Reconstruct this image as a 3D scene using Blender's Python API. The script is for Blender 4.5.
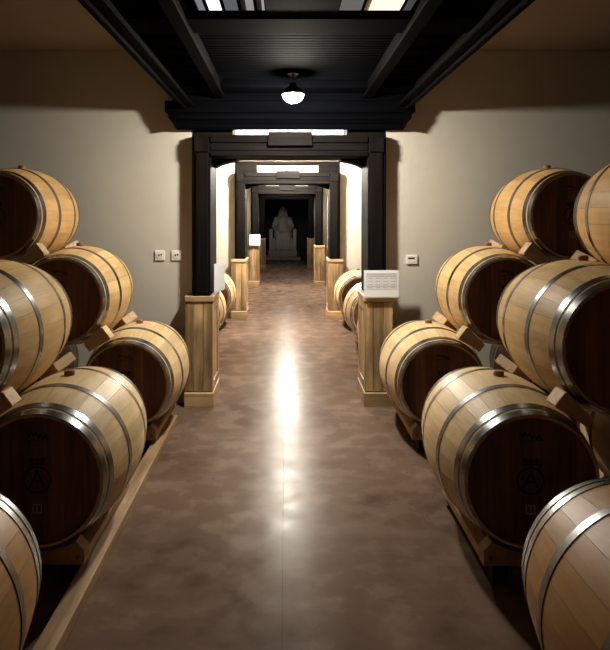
import bpy, bmesh, math, random
from mathutils import Vector, Matrix
PI = math.pi
random.seed(7)
for o in list(bpy.data.objects): bpy.data.objects.remove(o)
scene = bpy.context.scene
C = scene.collection

# ------------------------------------------------------------------ camera
CAM_H, F = 1.6, 690.0
cam = bpy.data.cameras.new('camera')
cam.sensor_fit = 'VERTICAL'; cam.sensor_height = 36.0; cam.sensor_width = 36.0
cam.lens = F / 650.0 * 36.0
cam.shift_x = (305 - 285.5) / 650.0
cam.shift_y = -(325 - 216.0) / 650.0
cam.clip_start = 0.05
co = bpy.data.objects.new('camera', cam); C.objects.link(co)
co.location = (0, 0, CAM_H); co.rotation_euler = (PI / 2, 0, 0)
scene.camera = co
# ------------------------------------------------------------------ world, exposure
w = bpy.data.worlds.new('world'); scene.world = w; w.use_nodes = True
w.node_tree.nodes['Background'].inputs[0].default_value = (0.9, 0.85, 0.8, 1)
w.node_tree.nodes['Background'].inputs[1].default_value = 0.0
vs = scene.view_settings
vs.view_transform = 'Standard'; vs.look = 'None'; vs.gamma = 1.0; vs.use_curve_mapping = False
vs.exposure = 0.0
LAMP_1, LAMP_2, LAMP_3, LAMP_4 = 1080.0, 2800.0, 2600.0, 360.0     # emission strength of the globe bulbs
ROOF_LIGHT = 1.0

# ------------------------------------------------------------------ materials
MATS = {}
def nodes(name):
    m = bpy.data.materials.new(name); m.use_nodes = True
    nt = m.node_tree
    return m, nt, nt.nodes['Principled BSDF'], nt.nodes, nt.links
def plain(name, col, rough=0.5, metal=0.0, emit=None, strength=0.0, var=0.0, bump=0.0, scale=40.0):
    m, nt, b, N, L = nodes(name)
    b.inputs['Base Color'].default_value = (*col, 1); b.inputs['Roughness'].default_value = rough
    b.inputs['Metallic'].default_value = metal
    if emit:
        b.inputs['Emission Color'].default_value = (*emit, 1); b.inputs['Emission Strength'].default_value = strength
    if var or bump:
        tc = N.new('ShaderNodeTexCoord'); nz = N.new('ShaderNodeTexNoise'); nz.inputs['Scale'].default_value = scale
        nz.inputs['Detail'].default_value = 5
        L.new(tc.outputs['Object'], nz.inputs['Vector'])
        if var:
            r = N.new('ShaderNodeMapRange'); r.inputs['To Min'].default_value = 1 - var; r.inputs['To Max'].default_value = 1 + var
            L.new(nz.outputs['Fac'], r.inputs['Value'])
            mx = N.new('ShaderNodeMix'); mx.data_type = 'RGBA'; mx.blend_type = 'MULTIPLY'; mx.inputs['Factor'].default_value = 1
            mx.inputs['A'].default_value = (*col, 1); L.new(r.outputs['Result'], mx.inputs['B'])
            L.new(mx.outputs['Result'], b.inputs['Base Color'])
        if bump:
            bp = N.new('ShaderNodeBump'); bp.inputs['Strength'].default_value = bump; bp.inputs['Distance'].default_value = 0.01
            L.new(nz.outputs['Fac'], bp.inputs['Height']); L.new(bp.outputs['Normal'], b.inputs['Normal'])
    MATS[name] = m
    return m
def wood(name, light, dark, axis='Y', rough=0.55, grain=18.0, per=0.3, bump=0.25, blotch=0.5, spec=0.5, toned=False):
    """grain runs along the given axis of the object; each object gets its own tone and offset"""
    m, nt, b, N, L = nodes(name)
    b.inputs['Roughness'].default_value = rough; b.inputs['Specular IOR Level'].default_value = spec
    tc = N.new('ShaderNodeTexCoord'); oi = N.new('ShaderNodeObjectInfo')
    mul = N.new('ShaderNodeVectorMath'); mul.operation = 'SCALE'; mul.inputs['Scale'].default_value = 37.0
    cmb = N.new('ShaderNodeCombineXYZ')
    for k in range(3): L.new(oi.outputs['Random'], cmb.inputs[k])
    L.new(cmb.outputs[0], mul.inputs[0])
    add = N.new('ShaderNodeVectorMath'); L.new(tc.outputs['Object'], add.inputs[0]); L.new(mul.outputs[0], add.inputs[1])
    mp = N.new('ShaderNodeMapping'); s = [grain] * 3; s['XYZ'.index(axis)] = grain * 0.06
    mp.inputs['Scale'].default_value = s
    L.new(add.outputs[0], mp.inputs['Vector'])
    nz = N.new('ShaderNodeTexNoise'); nz.inputs['Scale'].default_value = 1.0; nz.inputs['Detail'].default_value = 7; nz.inputs['Roughness'].default_value = 0.62
    nz.inputs['Distortion'].default_value = 0.5
    L.new(mp.outputs[0], nz.inputs['Vector'])
    nb = N.new('ShaderNodeTexNoise'); nb.inputs['Scale'].default_value = 3.2; nb.inputs['Detail'].default_value = 3
    L.new(add.outputs[0], nb.inputs['Vector'])
    rp = N.new('ShaderNodeValToRGB')
    rp.color_ramp.elements[0].position = 0.34; rp.color_ramp.elements[0].color = (*dark, 1)
    rp.color_ramp.elements[1].position = 0.62; rp.color_ramp.elements[1].color = (*light, 1)
    L.new(nz.outputs['Fac'], rp.inputs['Fac'])
    r1 = N.new('ShaderNodeMapRange'); r1.inputs['To Min'].default_value = 1 - per; r1.inputs['To Max'].default_value = 1 + per * 0.5
    L.new(oi.outputs['Random'], r1.inputs['Value'])
    r2 = N.new('ShaderNodeMapRange'); r2.inputs['From Min'].default_value = 0.3; r2.inputs['From Max'].default_value = 0.7
    r2.inputs['To Min'].default_value = 1 - blotch * 0.5; r2.inputs['To Max'].default_value = 1 + blotch * 0.25
    L.new(nb.outputs['Fac'], r2.inputs['Value'])
    mm = N.new('ShaderNodeMath'); mm.operation = 'MULTIPLY'; L.new(r1.outputs[0], mm.inputs[0]); L.new(r2.outputs[0], mm.inputs[1])
    sc = N.new('ShaderNodeVectorMath'); sc.operation = 'SCALE'
    L.new(rp.outputs['Color'], sc.inputs[0]); L.new(mm.outputs[0], sc.inputs['Scale'])
    if toned:                                   # oak tone from the object colour; the outermost stack's includes painted dimness
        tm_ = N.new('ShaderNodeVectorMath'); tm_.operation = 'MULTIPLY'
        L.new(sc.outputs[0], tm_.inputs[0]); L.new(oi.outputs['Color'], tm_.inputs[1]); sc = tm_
    L.new(sc.outputs[0], b.inputs['Base Color'])
    if bump:
        bp = N.new('ShaderNodeBump'); bp.inputs['Strength'].default_value = bump; bp.inputs['Distance'].default_value = 0.004
        L.new(nz.outputs['Fac'], bp.inputs['Height']); L.new(bp.outputs['Normal'], b.inputs['Normal'])
    MATS[name] = m
    return m
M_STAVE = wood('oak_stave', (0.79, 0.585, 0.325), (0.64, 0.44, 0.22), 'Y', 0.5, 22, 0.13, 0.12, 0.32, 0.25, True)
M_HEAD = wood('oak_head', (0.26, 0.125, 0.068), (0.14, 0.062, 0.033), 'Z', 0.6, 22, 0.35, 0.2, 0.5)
M_CHOCK = wood('pine_chock', (0.72, 0.52, 0.30), (0.52, 0.33, 0.16), 'X', 0.6, 25, 0.25, 0.25, 0.3)
M_SKID = wood('pine_skid', (0.50, 0.32, 0.16), (0.33, 0.19, 0.09), 'Y', 0.6, 20, 0.25, 0.3, 0.5)
M_PED = wood('rustic_oak', (0.62, 0.42, 0.21), (0.17, 0.092, 0.038), 'Z', 0.55, 12, 0.3, 0.4, 0.9)
M_PEDX = wood('rustic_oak_cross', (0.62, 0.42, 0.22), (0.34, 0.20, 0.095), 'X', 0.55, 15, 0.25, 0.4, 0.6)
M_DARK = wood('black_timber', (0.0092, 0.0077, 0.0072), (0.0045, 0.0037, 0.0034), 'Z', 0.65, 14, 0.2, 0.2, 0.4, 0.03)
M_DARKX = wood('black_timber_cross', (0.0092, 0.0077, 0.0072), (0.0045, 0.0037, 0.0034), 'X', 0.65, 14, 0.2, 0.2, 0.4, 0.03)
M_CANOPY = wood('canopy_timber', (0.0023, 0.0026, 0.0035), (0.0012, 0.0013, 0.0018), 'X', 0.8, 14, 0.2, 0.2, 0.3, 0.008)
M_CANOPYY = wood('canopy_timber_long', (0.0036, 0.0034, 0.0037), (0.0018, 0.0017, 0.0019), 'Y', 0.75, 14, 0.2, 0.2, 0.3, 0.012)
M_STEEL = plain('galvanised_steel', (0.26, 0.265, 0.275), 0.27, 1.0, var=0.18, bump=0.06, scale=14)
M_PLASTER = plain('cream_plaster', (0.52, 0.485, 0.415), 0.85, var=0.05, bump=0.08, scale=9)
M_CEIL = plain('ceiling_plaster', (0.30, 0.225, 0.165), 0.9, var=0.05, scale=6)
M_UNSEENWALL = plain('old_dark_plaster', (0.16, 0.13, 0.10), 0.9, var=0.1, scale=5)  # dark finish on unseen side and back walls, chosen to cut bounce light
M_STONE = plain('grey_stone', (0.42, 0.38, 0.35), 0.85, var=0.2, bump=0.3, scale=8)
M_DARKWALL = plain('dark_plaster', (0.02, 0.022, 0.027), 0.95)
M_INK = plain('brand_ink', (0.008, 0.006, 0.005), 0.8)
M_RUBBER = plain('black_rubber', (0.012, 0.012, 0.012), 0.8)
M_BUNG = plain('silicone_bung', (0.26, 0.11, 0.05), 0.5)
M_BOLT = plain('steel_bolt', (0.2, 0.2, 0.2), 0.4, 1.0)
M_PLASTIC = plain('white_plastic', (0.78, 0.76, 0.70), 0.35)
M_BLACKP = plain('black_plastic', (0.01, 0.01, 0.01), 0.4)
M_PAPER = plain('white_paper', (0.82, 0.83, 0.86), 0.6)
M_PRINT = plain('grey_print', (0.20, 0.21, 0.26), 0.7)
M_PRINTL = plain('pale_grey_print', (0.52, 0.53, 0.58), 0.7)
M_STICK = plain('pale_sticker', (0.35, 0.34, 0.31), 0.7)
def acrylic():
    m, nt, b, N, L = nodes('clear_acrylic')
    b.inputs['Base Color'].default_value = (0.93, 0.95, 1.0, 1); b.inputs['Roughness'].default_value = 0.08
    b.inputs['Transmission Weight'].default_value = 1.0; b.inputs['IOR'].default_value = 1.2
    return m
M_ACRYL = acrylic()
M_FROST = plain('frosted_acrylic', (0.72, 0.74, 0.84), 0.35)
def bulb_mat(name, s): return plain(name, (0.9, 0.9, 0.9), 0.3, emit=(1.0, 0.93, 0.80), strength=s)
def floor_mat():
    m, nt, b, N, L = nodes('polished_concrete')
    tc = N.new('ShaderNodeTexCoord')
    def noise(s, d, dist=0.0):
        n = N.new('ShaderNodeTexNoise'); n.inputs['Scale'].default_value = s; n.inputs['Detail'].default_value = d
        n.inputs['Distortion'].default_value = dist
        L.new(tc.outputs['Object'], n.inputs['Vector']); return n
    a = noise(1.0, 5); c = noise(5.5, 8); f = noise(38.0, 6)
    rp = N.new('ShaderNodeValToRGB'); e = rp.color_ramp.elements; rp.color_ramp.interpolation = 'EASE'
    e[0].position = 0.34; e[0].color = (0.088, 0.055, 0.039, 1)
    e[1].position = 0.66; e[1].color = (0.225, 0.155, 0.114, 1)
    k = e.new(0.5); k.color = (0.146, 0.096, 0.070, 1)
    mx = N.new('ShaderNodeMix'); mx.data_type = 'FLOAT'; mx.inputs['Factor'].default_value = 0.5
    L.new(a.outputs['Fac'], mx.inputs['A']); L.new(c.outputs['Fac'], mx.inputs['B'])
    L.new(mx.outputs['Result'], rp.inputs['Fac'])
    L.new(rp.outputs['Color'], b.inputs['Base Color'])
    rr = N.new('ShaderNodeMapRange'); rr.inputs['From Min'].default_value = 0.3; rr.inputs['From Max'].default_value = 0.7
    rr.inputs['To Min'].default_value = 0.20; rr.inputs['To Max'].default_value = 0.33; b.inputs['Specular IOR Level'].default_value = 0.011
    L.new(c.outputs['Fac'], rr.inputs['Value']); L.new(rr.outputs['Result'], b.inputs['Roughness'])
    bp = N.new('ShaderNodeBump'); bp.inputs['Strength'].default_value = 0.03; bp.inputs['Distance'].default_value = 0.01
    L.new(f.outputs['Fac'], bp.inputs['Height']); L.new(bp.outputs['Normal'], b.inputs['Normal'])
    return m
M_FLOOR = floor_mat()

# ------------------------------------------------------------------ helpers
def tag(o, label=None, cat=None, group=None, kind=None):
    if label: o['label'] = label
    if cat: o['category'] = cat
    if group: o['group'] = group
    if kind: o['kind'] = kind
    return o
def mesh_of(name, bm, mat, smooth=False):
    me = bpy.data.meshes.new(name)
    bmesh.ops.recalc_face_normals(bm, faces=bm.faces[:])
    bm.to_mesh(me); bm.free()
    if mat: me.materials.append(mat)
    if smooth: me.polygons.foreach_set('use_smooth', [True] * len(me.polygons))
    return me
def put(name, me, parent=None, loc=(0, 0, 0), rot=(0, 0, 0)):
    o = bpy.data.objects.new(name, me); C.objects.link(o)
    o.location = loc; o.rotation_euler = rot
    if parent: o.parent = parent; KIDS.setdefault(parent.name, []).append(o)
    return o
KIDS = {}
def empty(name, loc=(0, 0, 0), rot=(0, 0, 0)):
    o = bpy.data.objects.new(name, None); C.objects.link(o); o.location = loc; o.rotation_euler = rot
    o.empty_display_size = 0.1
    return o
def box(bm, x0, x1, y0, y1, z0, z1, bev=0.0):
    vs = [bm.verts.new((x, y, z)) for x in (x0, x1) for y in (y0, y1) for z in (z0, z1)]
    fs = [(0, 1, 3, 2), (4, 6, 7, 5), (0, 4, 5, 1), (2, 3, 7, 6), (0, 2, 6, 4), (1, 5, 7, 3)]
    faces = [bm.faces.new([vs[i] for i in f]) for f in fs]
    if bev:
        es = list({e for f in faces for e in f.edges})
        bmesh.ops.bevel(bm, geom=es, offset=bev, segments=1, affect='EDGES', profile=0.7)
def boxo(name, mat, parent, x0, x1, y0, y1, z0, z1, bev=0.004, at=None):
    """one box; mesh data centred on its own middle"""
    cx, cy, cz = (x0 + x1) / 2, (y0 + y1) / 2, (z0 + z1) / 2
    bm = bmesh.new(); box(bm, x0 - cx, x1 - cx, y0 - cy, y1 - cy, z0 - cz, z1 - cz, bev)
    return put(name, mesh_of(name, bm, mat), parent, (cx, cy, cz))
def prism(bm, pts, a0, a1, axis):
    """extrude 2-D outline pts along axis: 'Y' -> pts are (x,z); 'X' -> (y,z); 'Z' -> (x,y)"""
    def P(p, a):
        if axis == 'Y': return (p[0], a, p[1])
        if axis == 'X': return (a, p[0], p[1])
        return (p[0], p[1], a)
    v0 = [bm.verts.new(P(p, a0)) for p in pts]; v1 = [bm.verts.new(P(p, a1)) for p in pts]
    n = len(pts)
    bm.faces.new(v0); bm.faces.new(v1[::-1])
    for i in range(n): bm.faces.new([v0[i], v0[(i + 1) % n], v1[(i + 1) % n], v1[i]])
def lathe(bm, prof, n=48, axis='Z', closed=False):
    """prof: list of (radius, along)"""
    rings = []
    for r, t in prof:
        ring = []
        for i in range(n):
            a = 2 * PI * i / n
            if axis == 'Z': p = (r * math.cos(a), r * math.sin(a), t)
            elif axis == 'Y': p = (r * math.cos(a), t, r * math.sin(a))
            ring.append(bm.verts.new(p))
        rings.append(ring)
    m = len(rings)
    for j in range(m if closed else m - 1):
        A, B = rings[j], rings[(j + 1) % m]
        for i in range(n): bm.faces.new([A[i], A[(i + 1) % n], B[(i + 1) % n], B[i]])
    if not closed:
        bm.faces.new(rings[0]); bm.faces.new(rings[-1][::-1])
def copy_tree(o, parent=None):
    c = o.copy(); C.objects.link(c); c.parent = parent
    for ch in KIDS.get(o.name, []): KIDS.setdefault(c.name, []).append(copy_tree(ch, c))
    return c

# ------------------------------------------------------------------ the room
BAY = 4.95
PY = [5.78 + BAY * k for k in range(4)]            # front plane of the pedestals of each portal
WOFF, WTH = 0.12, 0.38                              # wall stands a little behind the pedestal fronts
CEIL = 3.01
XL, XR = -3.35, 3.35
OX0, OX1 = -0.80, 0.86                              # rough opening in the cross walls
Y0, Y1 = -7.0, 28.6
# floor with a fine recessed construction joint along the aisle
bm = bmesh.new()
xs = [(XL - .2, 0), (-0.0138, 0), (-0.0134, -0.003), (-0.0126, -0.003), (-0.0122, 0), (XR + .2, 0)]
rows = [[bm.verts.new((x, y, z)) for x, z in xs] for y in (Y0 - .2, Y1 + .2)]
for i in range(len(xs) - 1): bm.faces.new([rows[0][i], rows[0][i + 1], rows[1][i + 1], rows[1][i]])
fl = put('floor', mesh_of('floor', bm, M_FLOOR)); tag(fl, 'brown mottled polished concrete floor of the aisle', 'floor', kind='structure')
def struct(name, mat, x0, x1, y0, y1, z0, z1, label, cat):
    o = boxo(name, mat, None, x0, x1, y0, y1, z0, z1, 0); tag(o, label, cat, kind='structure'); return o
struct('ceiling', M_CEIL, XL - .2, XR + .2, Y0 - .2, PY[3] + 0.5, CEIL, CEIL + .2, 'plain brownish plaster ceiling over the barrel bays', 'ceiling')
struct('wall_left', M_UNSEENWALL, XL - .2, XL, Y0, PY[3] + .5, 0, CEIL, 'long plain dim wall behind the stacks on the two-socket side', 'wall')
struct('wall_right', M_UNSEENWALL, XR, XR + .2, Y0, PY[3] + .5, 0, CEIL, 'long plain dim wall behind the stacks on the sign side', 'wall')
struct('wall_back', M_UNSEENWALL, XL - .2, XR + .2, Y0 - .2, Y0, 0, CEIL, 'plain dim wall closing the open end of the hall', 'wall')
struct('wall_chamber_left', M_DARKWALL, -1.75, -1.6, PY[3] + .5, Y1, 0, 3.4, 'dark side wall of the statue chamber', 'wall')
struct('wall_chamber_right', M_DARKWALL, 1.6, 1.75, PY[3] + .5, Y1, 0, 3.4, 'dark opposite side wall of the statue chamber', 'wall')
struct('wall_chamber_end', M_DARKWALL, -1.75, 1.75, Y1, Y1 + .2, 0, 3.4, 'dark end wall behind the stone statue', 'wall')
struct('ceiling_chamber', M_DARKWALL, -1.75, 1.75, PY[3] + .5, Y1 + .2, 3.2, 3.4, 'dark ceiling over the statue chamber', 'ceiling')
ORD = ['first', 'second', 'third', 'fourth']
for k, py in enumerate(PY):
    a, b = py + WOFF, py + WOFF + WTH
    T = 2.465
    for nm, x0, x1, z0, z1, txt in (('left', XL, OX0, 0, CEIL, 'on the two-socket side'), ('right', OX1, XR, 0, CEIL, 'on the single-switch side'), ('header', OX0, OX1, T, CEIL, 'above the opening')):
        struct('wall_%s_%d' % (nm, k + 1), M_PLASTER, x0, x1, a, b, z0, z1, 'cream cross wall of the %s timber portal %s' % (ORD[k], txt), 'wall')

# ------------------------------------------------------------------ portals
IX0, IX1 = -0.612, 0.668        # inner faces of the pedestals
def pedestal(k, side):
    py = PY[k]
    wd, dp, h = 0.232, 0.52, 0.93
    cx = (IX0 - wd / 2) if side < 0 else (IX1 + wd / 2)
    names = ['two-socket', 'single-switch']
    t = empty('wooden_pedestal', (cx, py + dp / 2, 0))
    s = 1 if side < 0 else -1             # direction of the aisle
    hw, hd = wd / 2, dp / 2
    boxo('core', M_PED, t, -hw + .012, hw - .012, -hd + .014, hd - .004, 0.0, h - .05, 0)
    # front planks
    cuts = [-hw, -hw + wd * .30, -hw + wd * .66, hw]
    for i in range(3):
        d = random.uniform(0, .003)
        boxo('front_plank', M_PED, t, cuts[i] + .0012, cuts[i + 1] - .0012, -hd - d, -hd + .013, 0.13, h - .055, .002)
    # aisle-side frame and recessed panel
    xi = s * hw
    def sb(name, y0, y1, z0, z1, th, mat=M_PED):
        x0, x1 = sorted((xi - s * .012, xi + s * th)); return boxo(name, mat, t, x0, x1, y0, y1, z0, z1, .002)
    sb('side_stile', -hd, -hd + .075, 0.13, h - .055, .004); sb('side_stile', hd - .075, hd, 0.13, h - .055, .004)
    sb('side_rail', -hd + .076, hd - .076, h - .13, h - .055, .004); sb('side_rail', -hd + .076, hd - .076, 0.13, 0.20, .004)
    sb('side_panel', -hd + .08, hd - .08, 0.204, h - .134, -.006)
    # plinth and cap
    bm = bmesh.new(); e = .012
    pts = [(-hd - e, 0), (hd, 0), (hd, .125), (-hd + .004, .125), (-hd - e, .112)]
    x0, x1 = (-hw - .002, hw + e) if s > 0 else (-hw - e, hw + .002)
    prism(bm, pts, x0, x1, 'X'); put('plinth', mesh_of('plinth', bm, M_PEDX), t)
    boxo('cap', M_PEDX, t, x0, x1, -hd - e, hd, h - .05, h, .006)
    look = {0: 'light rustic oak pedestal under the black portal post', 1: 'oak pedestal of the second portal beyond the archway',
            2: 'small oak pedestal of the third portal', 3: 'dim oak pedestal at the dark chamber entrance'}[k]
    where = ['on the two-socket side', 'on the single-switch side'][0 if side < 0 else 1]
    tag(t, look + ' ' + where, 'pedestal', 'oak pedestals under the portal posts')
    return t
ped = {}
for k in range(4):
    for s in (-1, 1): ped[k, s] = pedestal(k, s)

def portal(k):
    py = PY[k]; H0 = 0.93
    t = empty('timber_portal', (0.03, py, 0))
    ox = 0.03
    for s in (-1, 1):
        pc = (IX0 - .09) if s < 0 else (IX1 + .095)
        pc -= ox
        a = 1 if s < 0 else -1
        # post: main shaft, raised face strip, inner side lining
        p = boxo('post', M_DARK, t, pc - .074, pc + .074, .0, .50, H0, 2.28, .006)
        boxo('face_strip', M_DARK, t, pc - .05, pc + .05, -.014, .0, H0 + .02, 2.13, .004)
        boxo('capital_block', M_DARK, t, pc - .062, pc + .062, -.026, .0, 2.135, 2.255, .005)
        boxo('wall_trim', M_DARK, t, *sorted((pc - a * .074, pc - a * .088)), .06, .50, H0, 2.28, .003)
        # curved bracket in the inner corner, set to the back of the beam
        bm = bmesh.new()
        xin = (IX0 + .0) if s < 0 else IX1
        xin -= ox
        xin = pc + a * .074
        pts = [(0, 0), (0, -.075)]
        for i in range(7):
            u = i / 6; pts.append((.02 + .18 * u, -.068 + .05 * (u ** 0.6)))
        pts.append((.21, 0))
        pts = [(xin + a * x, 2.105 + z) for x, z in pts]
        prism(bm, pts, .26, .48, 'Y'); put('bracket', mesh_of('bracket', bm, M_DARKX), t)
    xa, xb = IX0 - .09 + .074 - ox, IX1 + .095 - .074 - ox
    # beam with stepped mouldings
    boxo('beam', M_DARKX, t, xa, xb, .0, .48, 2.10, 2.28, .004)
    boxo('beam_moulding', M_DARKX, t, xa, xb, -.018, .0, 2.215, 2.268, .004)
    boxo('beam_moulding', M_DARKX, t, xa, xb, -.010, .0, 2.15, 2.19, .003)
    boxo('beam_moulding', M_DARKX, t, xa, xb, -.016, .0, 2.102, 2.135, .004)
    boxo('keystone_block', M_DARKX, t, -.145 - ox, .222 - ox, -.05, -.018, 2.185, 2.30, .004)
    # blocks closing the ends of the transom slot, and the upper lintel
    top = 2.42 if k else 2.40
    for s in (-1, 1):
        x0, x1 = (OX0 + .013 - ox, -.452 - ox) if s < 0 else (.526 - ox, OX1 - ox)
        boxo('corner_block', M_DARKX, t, x0, x1, .121, .47, 2.282, top, .003)
    boxo('lintel', M_DARKX, t, OX0 + .013 - ox, OX1 - ox, .121, .47, top, 2.462, .003)
    lab = ['black timber portal frame under the end of the dark canopy', 'dark brown timber portal frame beyond the first archway',
           'smaller looking third timber portal frame down the aisle', 'fourth timber portal frame at the dark statue chamber'][k]
    tag(t, lab, 'portal', 'timber portal frames along the aisle')
    return t
portals = [portal(k) for k in range(4)]

# ------------------------------------------------------------------ canopy over the first bay
cv = empty('ceiling_canopy', (0.085, 4.0, 2.45))
tag(cv, 'black timber ceiling canopy with slatted panel hanging over the aisle', 'canopy')
def cb(name, mat, x0, x1, y0, y1, z0, z1, bev=.004, parent=cv):
    o = boxo(name, mat, parent, x0, x1, y0, y1, z0, z1, bev); o.location -= Vector((0.085, 4.0, 2.45)); return o
CX0, CX1, CB = -0.862, 1.033, 2.488
YC = 5.735
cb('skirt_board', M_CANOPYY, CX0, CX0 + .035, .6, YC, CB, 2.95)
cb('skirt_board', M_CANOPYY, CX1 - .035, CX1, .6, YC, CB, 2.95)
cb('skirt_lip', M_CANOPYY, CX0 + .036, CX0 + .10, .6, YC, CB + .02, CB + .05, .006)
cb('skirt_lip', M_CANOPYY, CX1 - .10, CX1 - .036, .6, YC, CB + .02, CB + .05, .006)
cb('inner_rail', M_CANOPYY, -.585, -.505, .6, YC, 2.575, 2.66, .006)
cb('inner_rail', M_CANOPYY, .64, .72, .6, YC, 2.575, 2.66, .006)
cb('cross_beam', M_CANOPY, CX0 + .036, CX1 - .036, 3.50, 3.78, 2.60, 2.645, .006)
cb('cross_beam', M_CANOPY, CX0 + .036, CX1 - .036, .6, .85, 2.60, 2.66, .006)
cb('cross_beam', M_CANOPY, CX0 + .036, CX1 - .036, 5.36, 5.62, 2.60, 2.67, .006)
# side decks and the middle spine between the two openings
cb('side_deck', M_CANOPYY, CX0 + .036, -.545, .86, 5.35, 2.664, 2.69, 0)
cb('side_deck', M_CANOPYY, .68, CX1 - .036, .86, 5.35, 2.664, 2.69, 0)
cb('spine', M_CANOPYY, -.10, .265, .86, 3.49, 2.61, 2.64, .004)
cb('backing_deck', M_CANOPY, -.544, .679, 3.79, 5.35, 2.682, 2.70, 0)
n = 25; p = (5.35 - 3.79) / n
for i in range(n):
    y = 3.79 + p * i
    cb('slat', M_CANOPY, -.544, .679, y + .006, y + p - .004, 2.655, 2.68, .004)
for i in range(9):
    for (a0, a1) in ((CX0 + .10, -.59), (.725, CX1 - .10)):
        cb('side_batten', M_CANOPY, a0, a1, 3.0 + i * .27, 3.0 + i * .27 + .03, 2.645, 2.663, .003)
# moulded cornice closing the canopy at the portal
bm = bmesh.new()
prof = [(0, 2.56), (.145, 2.56), (.145, 2.334), (.11, 2.330), (.09, 2.330), (.075, 2.35), (.07, 2.375), (.05, 2.40), (.025, 2.415), (.02, 2.455), (0, 2.465)]
prism(bm, [(5.74 + y - 4.0, z - 2.45) for y, z in prof], -.92 - .085, .995 - .085, 'X')
put('cornice', mesh_of('cornice', bm, M_CANOPY), cv)
for s in (-1, 1):                          # ogee returns at both ends
    bm = bmesh.new(); xe = -.92 if s < 0 else .995
    pr = [(0, 2.56), (.085, 2.56), (.085, 2.465), (.06, 2.455), (.055, 2.415), (.03, 2.39), (.012, 2.365), (0, 2.335)]
    prism(bm, [(xe + s * x - .085, z - 2.45) for x, z in pr], 5.74 - 4, 5.885 - 4, 'Y')
    put('cornice_return', mesh_of('cornice_return', bm, M_CANOPY), cv)
cb('fascia', M_CANOPY, CX0, CX1, 5.74, 5.77, 2.562, 2.95, .003)

# lit roof lights above the canopy openings
def roof_light(x0, x1, panes, label):
    t = empty('roof_light', ((x0 + x1) / 2, 4.45, CEIL - .04)); tag(t, label, 'roof light', 'lit roof lights above the canopy')
    cx = (x0 + x1) / 2
    for a, b_, y0, y1 in ((x0 - .03, x1 + .03, -.40, -.37), (x0 - .03, x1 + .03, .37, .40), (x0 - .03, x0, -.37, .37), (x1, x1 + .03, -.37, .37)):
        boxo('frame', M_CANOPY, t, a - cx, b_ - cx, y0, y1, 0, .04, .002)
    for (a, b_, col, st) in panes:
        boxo('pane', plain('lit_pane', (.6, .6, .6), .4, emit=col, strength=st * ROOF_LIGHT), t, a - cx + .004, b_ - cx - .004, -.365, .365, .012, .03, 0)
        boxo('glazing_bar', M_CANOPY, t, b_ - cx - .003, b_ - cx + .012, -.365, .365, .0, .034, .002)
roof_light(-.60, -.13, [(-.585, -.53, (.8, .85, .9), .25), (-.515, -.42, (1, 1, 1), 1.6), (-.405, -.31, (.8, .82, .9), .14), (-.265, -.205, (.95, .92, .9), .3), (-.16, -.135, (1, 1, 1), .35)],
           'narrow white roof light with dark glazing bars over the canopy')
roof_light(.34, .86, [(.35, .51, (.85, .83, .8), .16), (.56, .77, (1, .88, .62), 1.4), (.785, .85, (.8, .8, .8), .08)],
           'roof light with a warm cream pane over the canopy')

# ------------------------------------------------------------------ lamps
def lamp(x, y, z, ceil, strength, label, r=.072, globe=True):
    t = empty('globe_lamp', (x, y, z)); tag(t, label, 'lamp', 'globe lamps in front of the portals')
    dome = [(r * math.cos(a_), (1 if globe else .8) * r * math.sin(a_)) for a_ in [math.radians(-89.5 + (155 if globe else 89.5) * i / 16) for i in range(17)]]
    bm = bmesh.new(); lathe(bm, dome, 32); put('bulb', mesh_of('bulb', bm, bulb_mat('lit_bulb', strength), True), t)
    bm = bmesh.new(); lathe(bm, [(.026, r * .9), (.026, r + .03), (.018, r + .04)] if globe else [(r + .004, .001), (r + .004, .012), (r * .75, .04), (.026, .065), (.022, .085)], 32)
    put('housing', mesh_of('housing', bm, M_BLACKP, True), t)
    top = ceil - z
    bm = bmesh.new(); lathe(bm, [(.006, .083), (.006, top - .02)], 10); put('stem', mesh_of('stem', bm, M_BLACKP, True), t)
    bm = bmesh.new(); lathe(bm, [(.045, top), (.045, top - .008), (.030, top - .022), (.008, top - .028)], 24)
    put('ceiling_rose', mesh_of('ceiling_rose', bm, M_STEEL, True), t)
    return t
lamp(.056, 5.1, 2.497, 2.656, LAMP_1, 'bright round bulb hanging under the black slatted canopy', globe=False, r=.078)
lamp(.03, 10.0, 2.51, CEIL, LAMP_2, 'bright round bulb in the bay behind the first portal')
lamp(.03, 14.95, 2.50, CEIL, LAMP_3, 'bright round bulb in the bay behind the second portal')
lamp(.03, 19.9, 2.52, CEIL, LAMP_4, 'faint round bulb in the bay behind the third portal')

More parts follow.
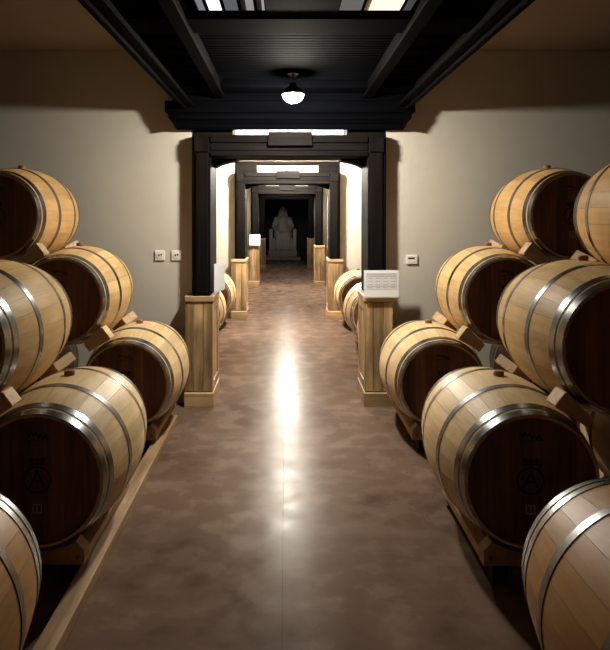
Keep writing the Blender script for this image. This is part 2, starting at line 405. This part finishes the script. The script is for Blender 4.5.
# ------------------------------------------------------------------ barrels
R, RE, HL = 0.35, 0.287, 0.47
def rad(t): return R - (R - RE) * (abs(t) / HL) ** 2.0
NST = 26
def stave_mesh():
    bm = bmesh.new(); nl, na = 14, 3; half = PI / NST - 0.0016; th = .0115
    def grid(off, flip):
        g = []
        for i in range(nl + 1):
            t = -HL + 2 * HL * i / nl
            g.append([bm.verts.new(((rad(t) + off) * math.sin(-half + 2 * half * j / na), t, (rad(t) + off) * math.cos(-half + 2 * half * j / na))) for j in range(na + 1)])
        return g
    o = grid(0, 0)
    sm = [bm.faces.new([o[i][j], o[i][j + 1], o[i + 1][j + 1], o[i + 1][j]]) for i in range(nl) for j in range(na)]
    o2 = grid(0, 0); inn = grid(-th, 0)                  # separate verts keep the outer normals clean
    for i in range(nl):
        bm.faces.new([inn[i][0], inn[i + 1][0], inn[i + 1][na], inn[i][na]])
        for j in (0, na): bm.faces.new([o2[i][j], o2[i + 1][j], inn[i + 1][j], inn[i][j]])
    for i in (0, nl):
        for j in range(na): bm.faces.new([o2[i][j], o2[i][j + 1], inn[i][j + 1], inn[i][j]])
    for f in sm: f.smooth = True
    bmesh.ops.delete(bm, geom=[v for v in bm.verts if not v.link_faces], context='VERTS')
    me = bpy.data.meshes.new('stave')
    bm.normal_update(); bm.to_mesh(me); bm.free(); me.materials.append(M_STAVE)
    return me
def hoop_mesh(c, wd, th=.0028):
    bm = bmesh.new(); a, b = c - wd / 2, c + wd / 2
    n = 3; prof = [(rad(a + (b - a) * i / n) + th, a + (b - a) * i / n) for i in range(n + 1)]
    prof += [(rad(b) - .001, b), (rad(a) - .001, a)]
    lathe(bm, prof, 64, 'Y', closed=True)
    me = mesh_of('hoop', bm, M_STEEL, True)
    me.set_sharp_from_angle(angle=math.radians(40)) if hasattr(me, 'set_sharp_from_angle') else None
    return me
def board_mesh(x0, x1, r):
    bm = bmesh.new(); n = 8; up = []; dn = []
    for i in range(n + 1):
        x = x0 + (x1 - x0) * i / n; z = math.sqrt(max(0.0, r * r - x * x))
        up.append((x, z)); dn.append((x, -z))
    pts = dn + up[::-1]
    q = []
    for pnt in pts:
        if not q or (Vector(pnt) - Vector(q[-1])).length > 1e-5: q.append(pnt)
    if (Vector(q[0]) - Vector(q[-1])).length < 1e-5: q.pop()
    prism(bm, q, -.011, .011, 'Y')
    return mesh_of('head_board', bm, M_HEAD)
STAVE = stave_mesh()
HOOPC = [(.449, .040), (.392, .040), (.175, .038)]
HOOPS = [hoop_mesh(s * c, wd) for s in (-1, 1) for c, wd in HOOPC]
HR = RE - .011
cuts = [-HR, -.185, -.11, -.03, .045, .12, .195, HR]
BOARDS = [board_mesh(cuts[i] + .0008, cuts[i + 1] - .0008, HR) for i in range(7)]
bm = bmesh.new(); prism(bm, [(HR * math.cos(2 * PI * i / 48), HR * math.sin(2 * PI * i / 48)) for i in range(48)], -.011, .011, 'Y')
REARHEAD = mesh_of('rear_head', bm, M_HEAD)
bm = bmesh.new(); lathe(bm, [(.024, -.02), (.026, .018), (.022, .024)], 20); BUNG = mesh_of('bung', bm, M_BUNG, False)
# printed marks on the head (thin ink shapes facing -Y)
def text_mesh(s, size):
    cu = bpy.data.curves.new('t', 'FONT'); cu.body = s; cu.size = size; cu.align_x = 'CENTER'; cu.align_y = 'CENTER'; cu.extrude = .0004
    o = bpy.data.objects.new('t', cu); C.objects.link(o)
    dg = bpy.context.evaluated_depsgraph_get(); me = bpy.data.meshes.new_from_object(o.evaluated_get(dg))
    bpy.data.objects.remove(o); return me
def ring2d(bm, r0, r1, cx, cz, n=40):
    A = []; B = []
    for i in range(n):
        a = 2 * PI * i / n
        A.append(bm.verts.new((cx + r0 * math.cos(a), 0, cz + r0 * math.sin(a)))); B.append(bm.verts.new((cx + r1 * math.cos(a), 0, cz + r1 * math.sin(a))))
    for i in range(n): bm.faces.new([A[i], A[(i + 1) % n], B[(i + 1) % n], B[i]])
def poly2d(bm, pts): bm.faces.new([bm.verts.new((x, 0, z)) for x, z in pts])
bm = bmesh.new()
ring2d(bm, .0535, .060, 0, 0)
ta = text_mesh('A', .105); tb = bmesh.new(); tb.from_mesh(ta)
for v in tb.verts: v.co = Vector((v.co.x, 0, v.co.y)) 
tm = bpy.data.meshes.new('x'); tb.to_mesh(tm); tb.free(); bm.from_mesh(tm)
# crown of three fleurons over the ring
poly2d(bm, [(-.032, .064), (.032, .064), (.032, .074), (-.032, .074)])
for cx in (-.024, 0, .024):
    poly2d(bm, [(cx - .010, .077), (cx + .010, .077), (cx + .011, .090), (cx + .004, .094), (cx, .104), (cx - .004, .094), (cx - .011, .090)])
EMBLEM = mesh_of('emblem', bm, M_INK)
bm = bmesh.new()                            # flowing signature-like mark near the top
for i in range(36):
    u0, u1 = i / 36, (i + 1) / 36
    def S(u): return (-.05 + .10 * u, .19 + .007 * math.sin(u * 31) + .008 * math.sin(u * 4 + .6))
    (xa, za), (xb, zb) = S(u0), S(u1); hh = .0025 + .003 * abs(math.sin(u0 * 9))
    poly2d(bm, [(xa, za - hh), (xb, zb - hh), (xb, zb + hh), (xa, za + hh)])
poly2d(bm, [(-.045, .168), (.05, .172), (.05, .174), (-.045, .171)])
SCRIPT = mesh_of('signature_mark', bm, M_INK)
bm = bmesh.new()                            # small pale square stamp under the ring
s_ = .021; zc = -.125
for (a, b_, c, d) in ((-s_, s_, s_ - .006, s_), (-s_, s_, -s_, -s_ + .006), (-s_, -s_ + .006, -s_ + .006, s_ - .006), (s_ - .006, s_, -s_ + .006, s_ - .006), (-.003, .003, -s_ + .006, s_ - .006)):
    poly2d(bm, [(a, c + zc), (b_, c + zc), (b_, d + zc), (a, d + zc)])
STAMP = mesh_of('square_stamp', bm, M_STICK)

def make_barrel():
    t = empty('wine_barrel')
    for i in range(NST): put('stave', STAVE, t, (0, 0, R), (0, 2 * PI * (i + .5) / NST, 0))
    for h in HOOPS: put('hoop', h, t, (0, 0, R))
    for b in BOARDS: put('head_board', b, t, (0, -HL + .030, R))
    put('rear_head', REARHEAD, t, (0, HL - .030, R))
    put('bung', BUNG, t, (0, 0, 2 * R))
    yf = -HL + .030 - .0125
    put('emblem', EMBLEM, t, (0, yf, R)); put('signature_mark', SCRIPT, t, (0, yf, R)); put('square_stamp', STAMP, t, (0, yf, R))
    return t
proto_used = [None]
def barrel(x, y, z, yaw, tone, label, group):
    if proto_used[0] is None:
        proto_used[0] = make_barrel(); b = proto_used[0]
    else: b = copy_tree(proto_used[0])
    b.location = (x, y, z - R); b.rotation_euler = (0, 0, yaw)
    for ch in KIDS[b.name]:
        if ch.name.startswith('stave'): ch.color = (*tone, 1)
    tag(b, label, 'barrel', group); return b
# skid under each bottom barrel
def make_skid():
    t = empty('barrel_skid')
    zc = ZB
    for s in (-1, 1):
        bm = bmesh.new(); yy = s * .40; rr = rad(.36) + .006; hw = .20
        pts = [(-hw, .085), (hw, .085), (hw, .15)]
        a1 = math.asin(min(1, .165 / rr))
        for i in range(13):
            a = a1 - 2 * a1 * i / 12; pts.append((rr * math.sin(a), zc - rr * math.cos(a)))
        pts.append((-hw, .15))
        prism(bm, pts, yy - .035, yy + .035, 'Y'); c = put('cradle', mesh_of('cradle', bm, M_SKID), t)
        for sx in (-1, 1):
            bm = bmesh.new(); lathe(bm, [(.009, -.01), (.009, .004), (.006, .006)], 12, 'Y')
            bmesh.ops.rotate(bm, verts=bm.verts[:], matrix=Matrix.Rotation(PI, 3, 'Z'))
            put('bolt', mesh_of('bolt', bm, M_BOLT), c, (sx * .172, yy - .037, .118))
    for sx in (-1, 1):
        boxo('runner', M_SKID, t, sx * .17 - .03, sx * .17 + .03, -.364, .364, 0.085, .128, .004)
        for s in (-1, 1): boxo('foot', M_RUBBER, t, sx * .125 - .035, sx * .125 + .035, s * .40 - .03, s * .40 + .03, 0, .084, .004)
    return t
ZB, DX, DZ = 0.46, 0.44, 0.57
BXS = {-1: 1.075, 1: 1.058}
ROWY = [5.10, 3.43, 1.76]
SKID = [None]
def skid(x, y, label):
    if SKID[0] is None: SKID[0] = make_skid(); s = SKID[0]
    else: s = copy_tree(SKID[0])
    s.location = (x, y, 0); tag(s, label, 'skid', 'wooden skids under the bottom barrels'); return s
side_txt = {-1: 'two-socket side', 1: 'single-switch side'}
row_txt = ['portal-side stack', 'middle stack', 'outermost stack']
tier_txt = ['bottom tier', 'second tier', 'top tier']
# wedge chock profile: u runs towards the aisle and up, v across the gap between two barrels
bm = bmesh.new()
prism(bm, [(-.055, -.032), (.01, -.033), (.105, -.052), (.115, -.043), (.115, .043), (.105, .052), (.01, .033), (-.055, .032)], -.054, .054, 'Y')
bmesh.ops.bevel(bm, geom=bm.edges[:], offset=.003, segments=1, affect='EDGES')
CHOCK = mesh_of('wooden_chock', bm, M_CHOCK)
bm = bmesh.new()
prism(bm, [(-.055, -.027), (.03, -.027), (.10, -.036), (.106, -.032), (.106, .032), (.10, .036), (.03, .027), (-.055, .027)], -.07, .07, 'Y')
bmesh.ops.bevel(bm, geom=bm.edges[:], offset=.003, segments=1, affect='EDGES')
CHOCK_B = mesh_of('wooden_chock', bm, M_CHOCK)
rnd = random.Random(3)
TONES = [(1, 1, 1), (.92, .84, .70), (.90, .74, .54), (.58, .40, .24)]      # pale new oak, honey oak, amber oak, outermost stack darkened to imitate dim light
for s in (-1, 1):
    BX = BXS[s]
    for r, y in enumerate(ROWY):
        spots = [(0, 0), (0, 1), (0, 2), (1, 0), (1, 1), (2, 0)]      # (tier, place away from the aisle)
        for tier, j in spots:
            x = s * (BX + DX * tier + 2 * DX * j - (.02 if r == 1 and tier else 0)); z = ZB + DZ * tier
            yy = y + rnd.uniform(-.015, .015)
            what = 'oak barrel beside the aisle' if j == 0 and tier == 0 else ('oak barrel' if j == 0 else 'hidden inner oak barrel')
            if j == 2: what = 'hidden oak barrel along the outer wall'
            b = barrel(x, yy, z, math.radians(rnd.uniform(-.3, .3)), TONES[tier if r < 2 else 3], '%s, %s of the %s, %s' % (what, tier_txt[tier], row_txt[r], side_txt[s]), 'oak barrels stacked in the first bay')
            if tier == 0:
                skid(x, yy, 'low wooden skid under the %s of the %s, %s' % (['aisle-edge barrel', 'inner barrel', 'barrel by the outer wall'][j], row_txt[r], side_txt[s]))
        for tier in (0, 1):
            mx, mz = BX + DX * (tier + .5) - ([.01, .02][tier] if r == 1 else 0), ZB + DZ * (tier + .5)
            ang = math.atan2(DX, DZ)          # slope of the u axis
            for e in (-1, 1):
                yy = y + e * (.41 if e < 0 else .425)
                # local x (u) -> towards aisle and up
                o = put('wooden_chock', CHOCK if e < 0 else CHOCK_B, None, (s * mx, yy, mz), (0, 0, 0))
                th = math.atan2(DX, DZ)
                u = Vector((-s * math.cos(th), 0, math.sin(th))); yv = Vector((0, 1, 0)); v = u.cross(yv)
                Mx = Matrix((u, yv, v)).transposed()
                if e > 0: Mx = Mx @ Matrix.Rotation(math.radians(-34), 3, 'Z')
                if r == 1 and tier == 0: o.scale = (1, 1, .8)
                o.rotation_euler = Mx.to_euler(); o.location = Vector((s * mx, yy, mz)) + u * rnd.uniform(-.02, .005)
                tag(o, 'wooden chock, %s end, between %s and %s of %s, %s' % (['branded', 'rear'][e > 0], ['bottom', 'second'][tier], ['second tiers', 'top tiers'][tier], row_txt[r], side_txt[s]), 'chock', 'wooden chocks wedged between stacked barrels')
# barrels of the second bay, bottom tier only in view, too small to show their staves
bm = bmesh.new(); lathe(bm, [(RE - .012, -HL + .03), (RE - .012, -HL)] + [(rad(-HL + 2 * HL * i / 16), -HL + 2 * HL * i / 16) for i in range(17)] + [(RE - .012, HL), (RE - .012, HL - .03)], 56, 'Y')
BODY = mesh_of('body', bm, M_STAVE, True); BODY.set_sharp_from_angle(angle=math.radians(40))
bm = bmesh.new(); prism(bm, [(HR * math.cos(2 * PI * i / 40), HR * math.sin(2 * PI * i / 40)) for i in range(40)], -.011, .011, 'Y')
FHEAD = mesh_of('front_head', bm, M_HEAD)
for s in (-1, 1):
    BX = BXS[s]
    for r, y in enumerate((10.05, 8.38, 6.78)):
        t = empty('wine_barrel', (s * BX, y, ZB - R))
        put('body', BODY, t, (0, 0, R))
        for h in HOOPS: put('hoop', h, t, (0, 0, R))
        put('front_head', FHEAD, t, (0, -HL + .030, R)); put('bung', BUNG, t, (0, 0, 2 * R))
        tag(t, 'brightly lit oak barrel %s, %s' % (['beside the second portal pedestal', 'midway between the first and second portals', 'just behind the first portal pedestal'][r], side_txt[s]), 'barrel', 'oak barrels in the second bay')
        skid(s * BX, y, 'low wooden skid under the barrel %s, %s' % (['beside the second portal', 'midway between first and second portals', 'just behind the first portal'][r], side_txt[s]))

# long floor plank along the stacks on the two-socket side
bm = bmesh.new(); box(bm, -.04, .04, -1.80, 1.86, 0, .058, .004)
pl = put('floor_plank', mesh_of('floor_plank', bm, M_SKID), None, (-.868, 3.50, 0), (0, 0, math.radians(.3)))
tag(pl, 'long narrow pine plank lying on the floor along the barrel skids', 'plank')

# ------------------------------------------------------------------ signs
def sign(x, y, z, wd, ht, yaw, tilt, label, rows=5, cols=4, blank=False):
    t = empty('information_sign', (x, y, z), (tilt, 0, yaw)); tag(t, label, 'sign', 'printed sheets standing on the pedestals')
    boxo('acrylic_plate', M_FROST, t, -wd / 2, wd / 2, 0, .005, 0, ht, .001)
    boxo('paper_sheet', M_PAPER, t, -wd / 2 + .008, wd / 2 - .008, -.0022, -.0004, .008, ht - .008, 0)
    if blank: return
    yy0, yy1 = -.0034, -.0024
    boxo('printed_header', M_PRINTL, t, -wd / 2 + .02, wd / 2 - .025, yy0, yy1, ht * .80, ht * .90, 0)
    for i in range(rows):
        z_ = ht * (.30 + .115 * i)
        boxo('printed_line', M_PRINT if i in (1, 4) else M_PRINTL, t, -wd / 2 + .02, wd / 2 - .025, yy0, yy1, z_, z_ + .004, 0)
    for j in range(cols + 1):
        x_ = -wd / 2 + .02 + (wd - .045) * j / cols
        boxo('printed_line', M_PRINTL, t, x_ - .0015, x_ + .0015, yy0 - .0004, yy1 - .0004, ht * .30, ht * .80, 0)
    for i in range(rows - 1):
        for j in range(cols):
            x_ = -wd / 2 + .03 + (wd - .045) * j / cols
            boxo('printed_text', M_PRINTL, t, x_, x_ + .045, yy0, yy1, ht * (.35 + .115 * i), ht * (.35 + .115 * i) + .009, 0)
sign(.80, 5.742, .918, .295, .23, 0, 0, 'white printed table sheet in clear acrylic leaning on the pedestal')
sign(IX0 - .085, 15.635, .931, .25, .25, 0, math.radians(-4), 'small white printed sheet on the third portal pedestal')
sign(-.585, 6.14, .931, .24, .25, math.radians(73), 0, 'plain pale acrylic sheet turned sideways beside the black portal post', blank=True)

# ------------------------------------------------------------------ wall fittings
WY = PY[0] + WOFF
def socket(px, py, label):
    x = (px - 285.5) * WY / F; z = CAM_H - (py - 216) * WY / F
    t = empty('wall_socket', (x, WY, z)); tag(t, label, 'socket', 'wall sockets')
    boxo('plate', M_PLASTIC, t, -.043, .043, -.012, 0, -.043, .043, .004)
    bm = bmesh.new(); lathe(bm, [(.021, 0), (.021, -.004), (.024, -.0055), (.026, -.004), (.026, 0)], 28, 'Y')
    put('outlet_ring', mesh_of('outlet_ring', bm, M_PLASTIC, False), t, (0, -.012, 0))
    bm = bmesh.new(); lathe(bm, [(.0195, 0), (.0195, -.0045)], 28, 'Y'); put('outlet_well', mesh_of('outlet_well', bm, M_PLASTIC), t, (0, -.012, 0))
    for s in (-1, 1):
        bm = bmesh.new(); lathe(bm, [(.0075, 0), (.0075, -.003)], 14, 'Y'); put('pin_hole', mesh_of('pin_hole', bm, M_BLACKP), t, (s * .0095 + .004, -.0155, s * .003 + .006))  # black discs, enlarged to paint in the shade of the recess
socket(160, 255.5, 'white square wall socket farther from the black portal post')
socket(176.5, 255.5, 'white square wall socket next to the black portal post')
x = (411.5 - 285.5) * WY / F; z = CAM_H - (259.5 - 216) * WY / F
t = empty('wall_switch', (x, WY, z)); tag(t, 'white rectangular wall plate with a black slot beside the portal', 'switch')
boxo('plate', M_PLASTIC, t, -.05, .05, -.014, 0, -.04, .04, .004)
boxo('slot', M_BLACKP, t, -.03, .025, -.0155, -.0142, .004, .018, .0005)
boxo('rocker', M_PLASTIC, t, -.03, .025, -.017, -.0142, -.025, .0, .001)

# ------------------------------------------------------------------ stone statue in the far chamber
t = empty('stone_statue', (-0.10, 25.6, 0)); tag(t, 'pale stone seated statue on a throne in the dark chamber', 'statue')
boxo('step', M_STONE, t, -.68, .66, -.62, .5, 0, .12, .01)
boxo('plinth', M_STONE, t, -.53, .52, -.45, .45, .12, .34, .015)
boxo('throne_side', M_STONE, t, -.50, -.37, -.32, .42, .34, 1.12, .02)
boxo('throne_side', M_STONE, t, .37, .50, -.32, .42, .34, 1.12, .02)
boxo('throne_back', M_STONE, t, -.33, .33, .27, .42, .34, 1.42, .03)
boxo('throne_seat', M_STONE, t, -.37, .37, -.2, .27, .34, .78, .02)
bm = bmesh.new(); bmesh.ops.create_icosphere(bm, subdivisions=2, radius=1.0)
UV = [v.co.copy() for v in bm.verts]; UF = [[v.index for v in f.verts] for f in bm.faces]; bm.free()
VV, FF = [], []
def ell(c, r):
    n0 = len(VV)
    VV.extend((v.x * r[0] + c[0], v.y * r[1] + c[1], v.z * r[2] + c[2]) for v in UV)
    FF.extend([i + n0 for i in f] for f in UF)
def limb(a, b, r0, r1, n=10):
    a, b = Vector(a), Vector(b)
    for i in range(n + 1):
        u = i / n; q = a.lerp(b, u); rr = r0 + (r1 - r0) * u; ell(q, (rr, rr, rr))
for s in (-1, 1):
    limb((s * .14, .08, .90), (s * .18, -.30, .92), .14, .12)
    limb((s * .18, -.30, .92), (s * .17, -.33, .42), .12, .10)
    limb((s * .17, -.33, .40), (s * .18, -.42, .38), .065, .05, 4)
    limb((s * .25, .12, 1.48), (s * .34, .02, 1.20), .095, .08)
    limb((s * .34, .02, 1.20), (s * .24, -.26, 1.06), .075, .06)
    ell((s * .23, -.30, 1.05), (.06, .07, .045))
limb((0, -.26, .9), (0, -.28, .45), .15, .13)
for i in range(7): limb((-.24 + i * .08, -.30, .86), (-.25 + i * .083, -.37, .40), .035, .045, 10)
limb((0, .1, .85), (0, .13, 1.42), .23, .22); ell((0, .13, 1.46), (.31, .15, .13))
limb((0, .12, 1.52), (0, .10, 1.66), .08, .07, 4)
ell((0, .07, 1.80), (.105, .125, .145)); ell((0, -.055, 1.785), (.018, .03, .03)); ell((0, -.01, 1.69), (.06, .06, .06)); ell((0, .11, 1.83), (.125, .13, .14))
limb((-.10, .14, 1.8), (-.14, .16, 1.55), .05, .06, 5); limb((.10, .14, 1.8), (.14, .16, 1.55), .05, .06, 5)
me = bpy.data.meshes.new('tmp'); me.from_pydata(VV, [], FF); tmp = put('tmp', me)
md = tmp.modifiers.new('r', 'REMESH'); md.mode = 'VOXEL'; md.voxel_size = .02
ms = tmp.modifiers.new('s', 'SMOOTH'); ms.iterations = 3
dg = bpy.context.evaluated_depsgraph_get(); me = bpy.data.meshes.new_from_object(tmp.evaluated_get(dg))
bpy.data.objects.remove(tmp); me.name = 'figure'; me.materials.clear(); me.materials.append(M_STONE)
me.polygons.foreach_set('use_smooth', [True] * len(me.polygons))
put('seated_figure', me, t)
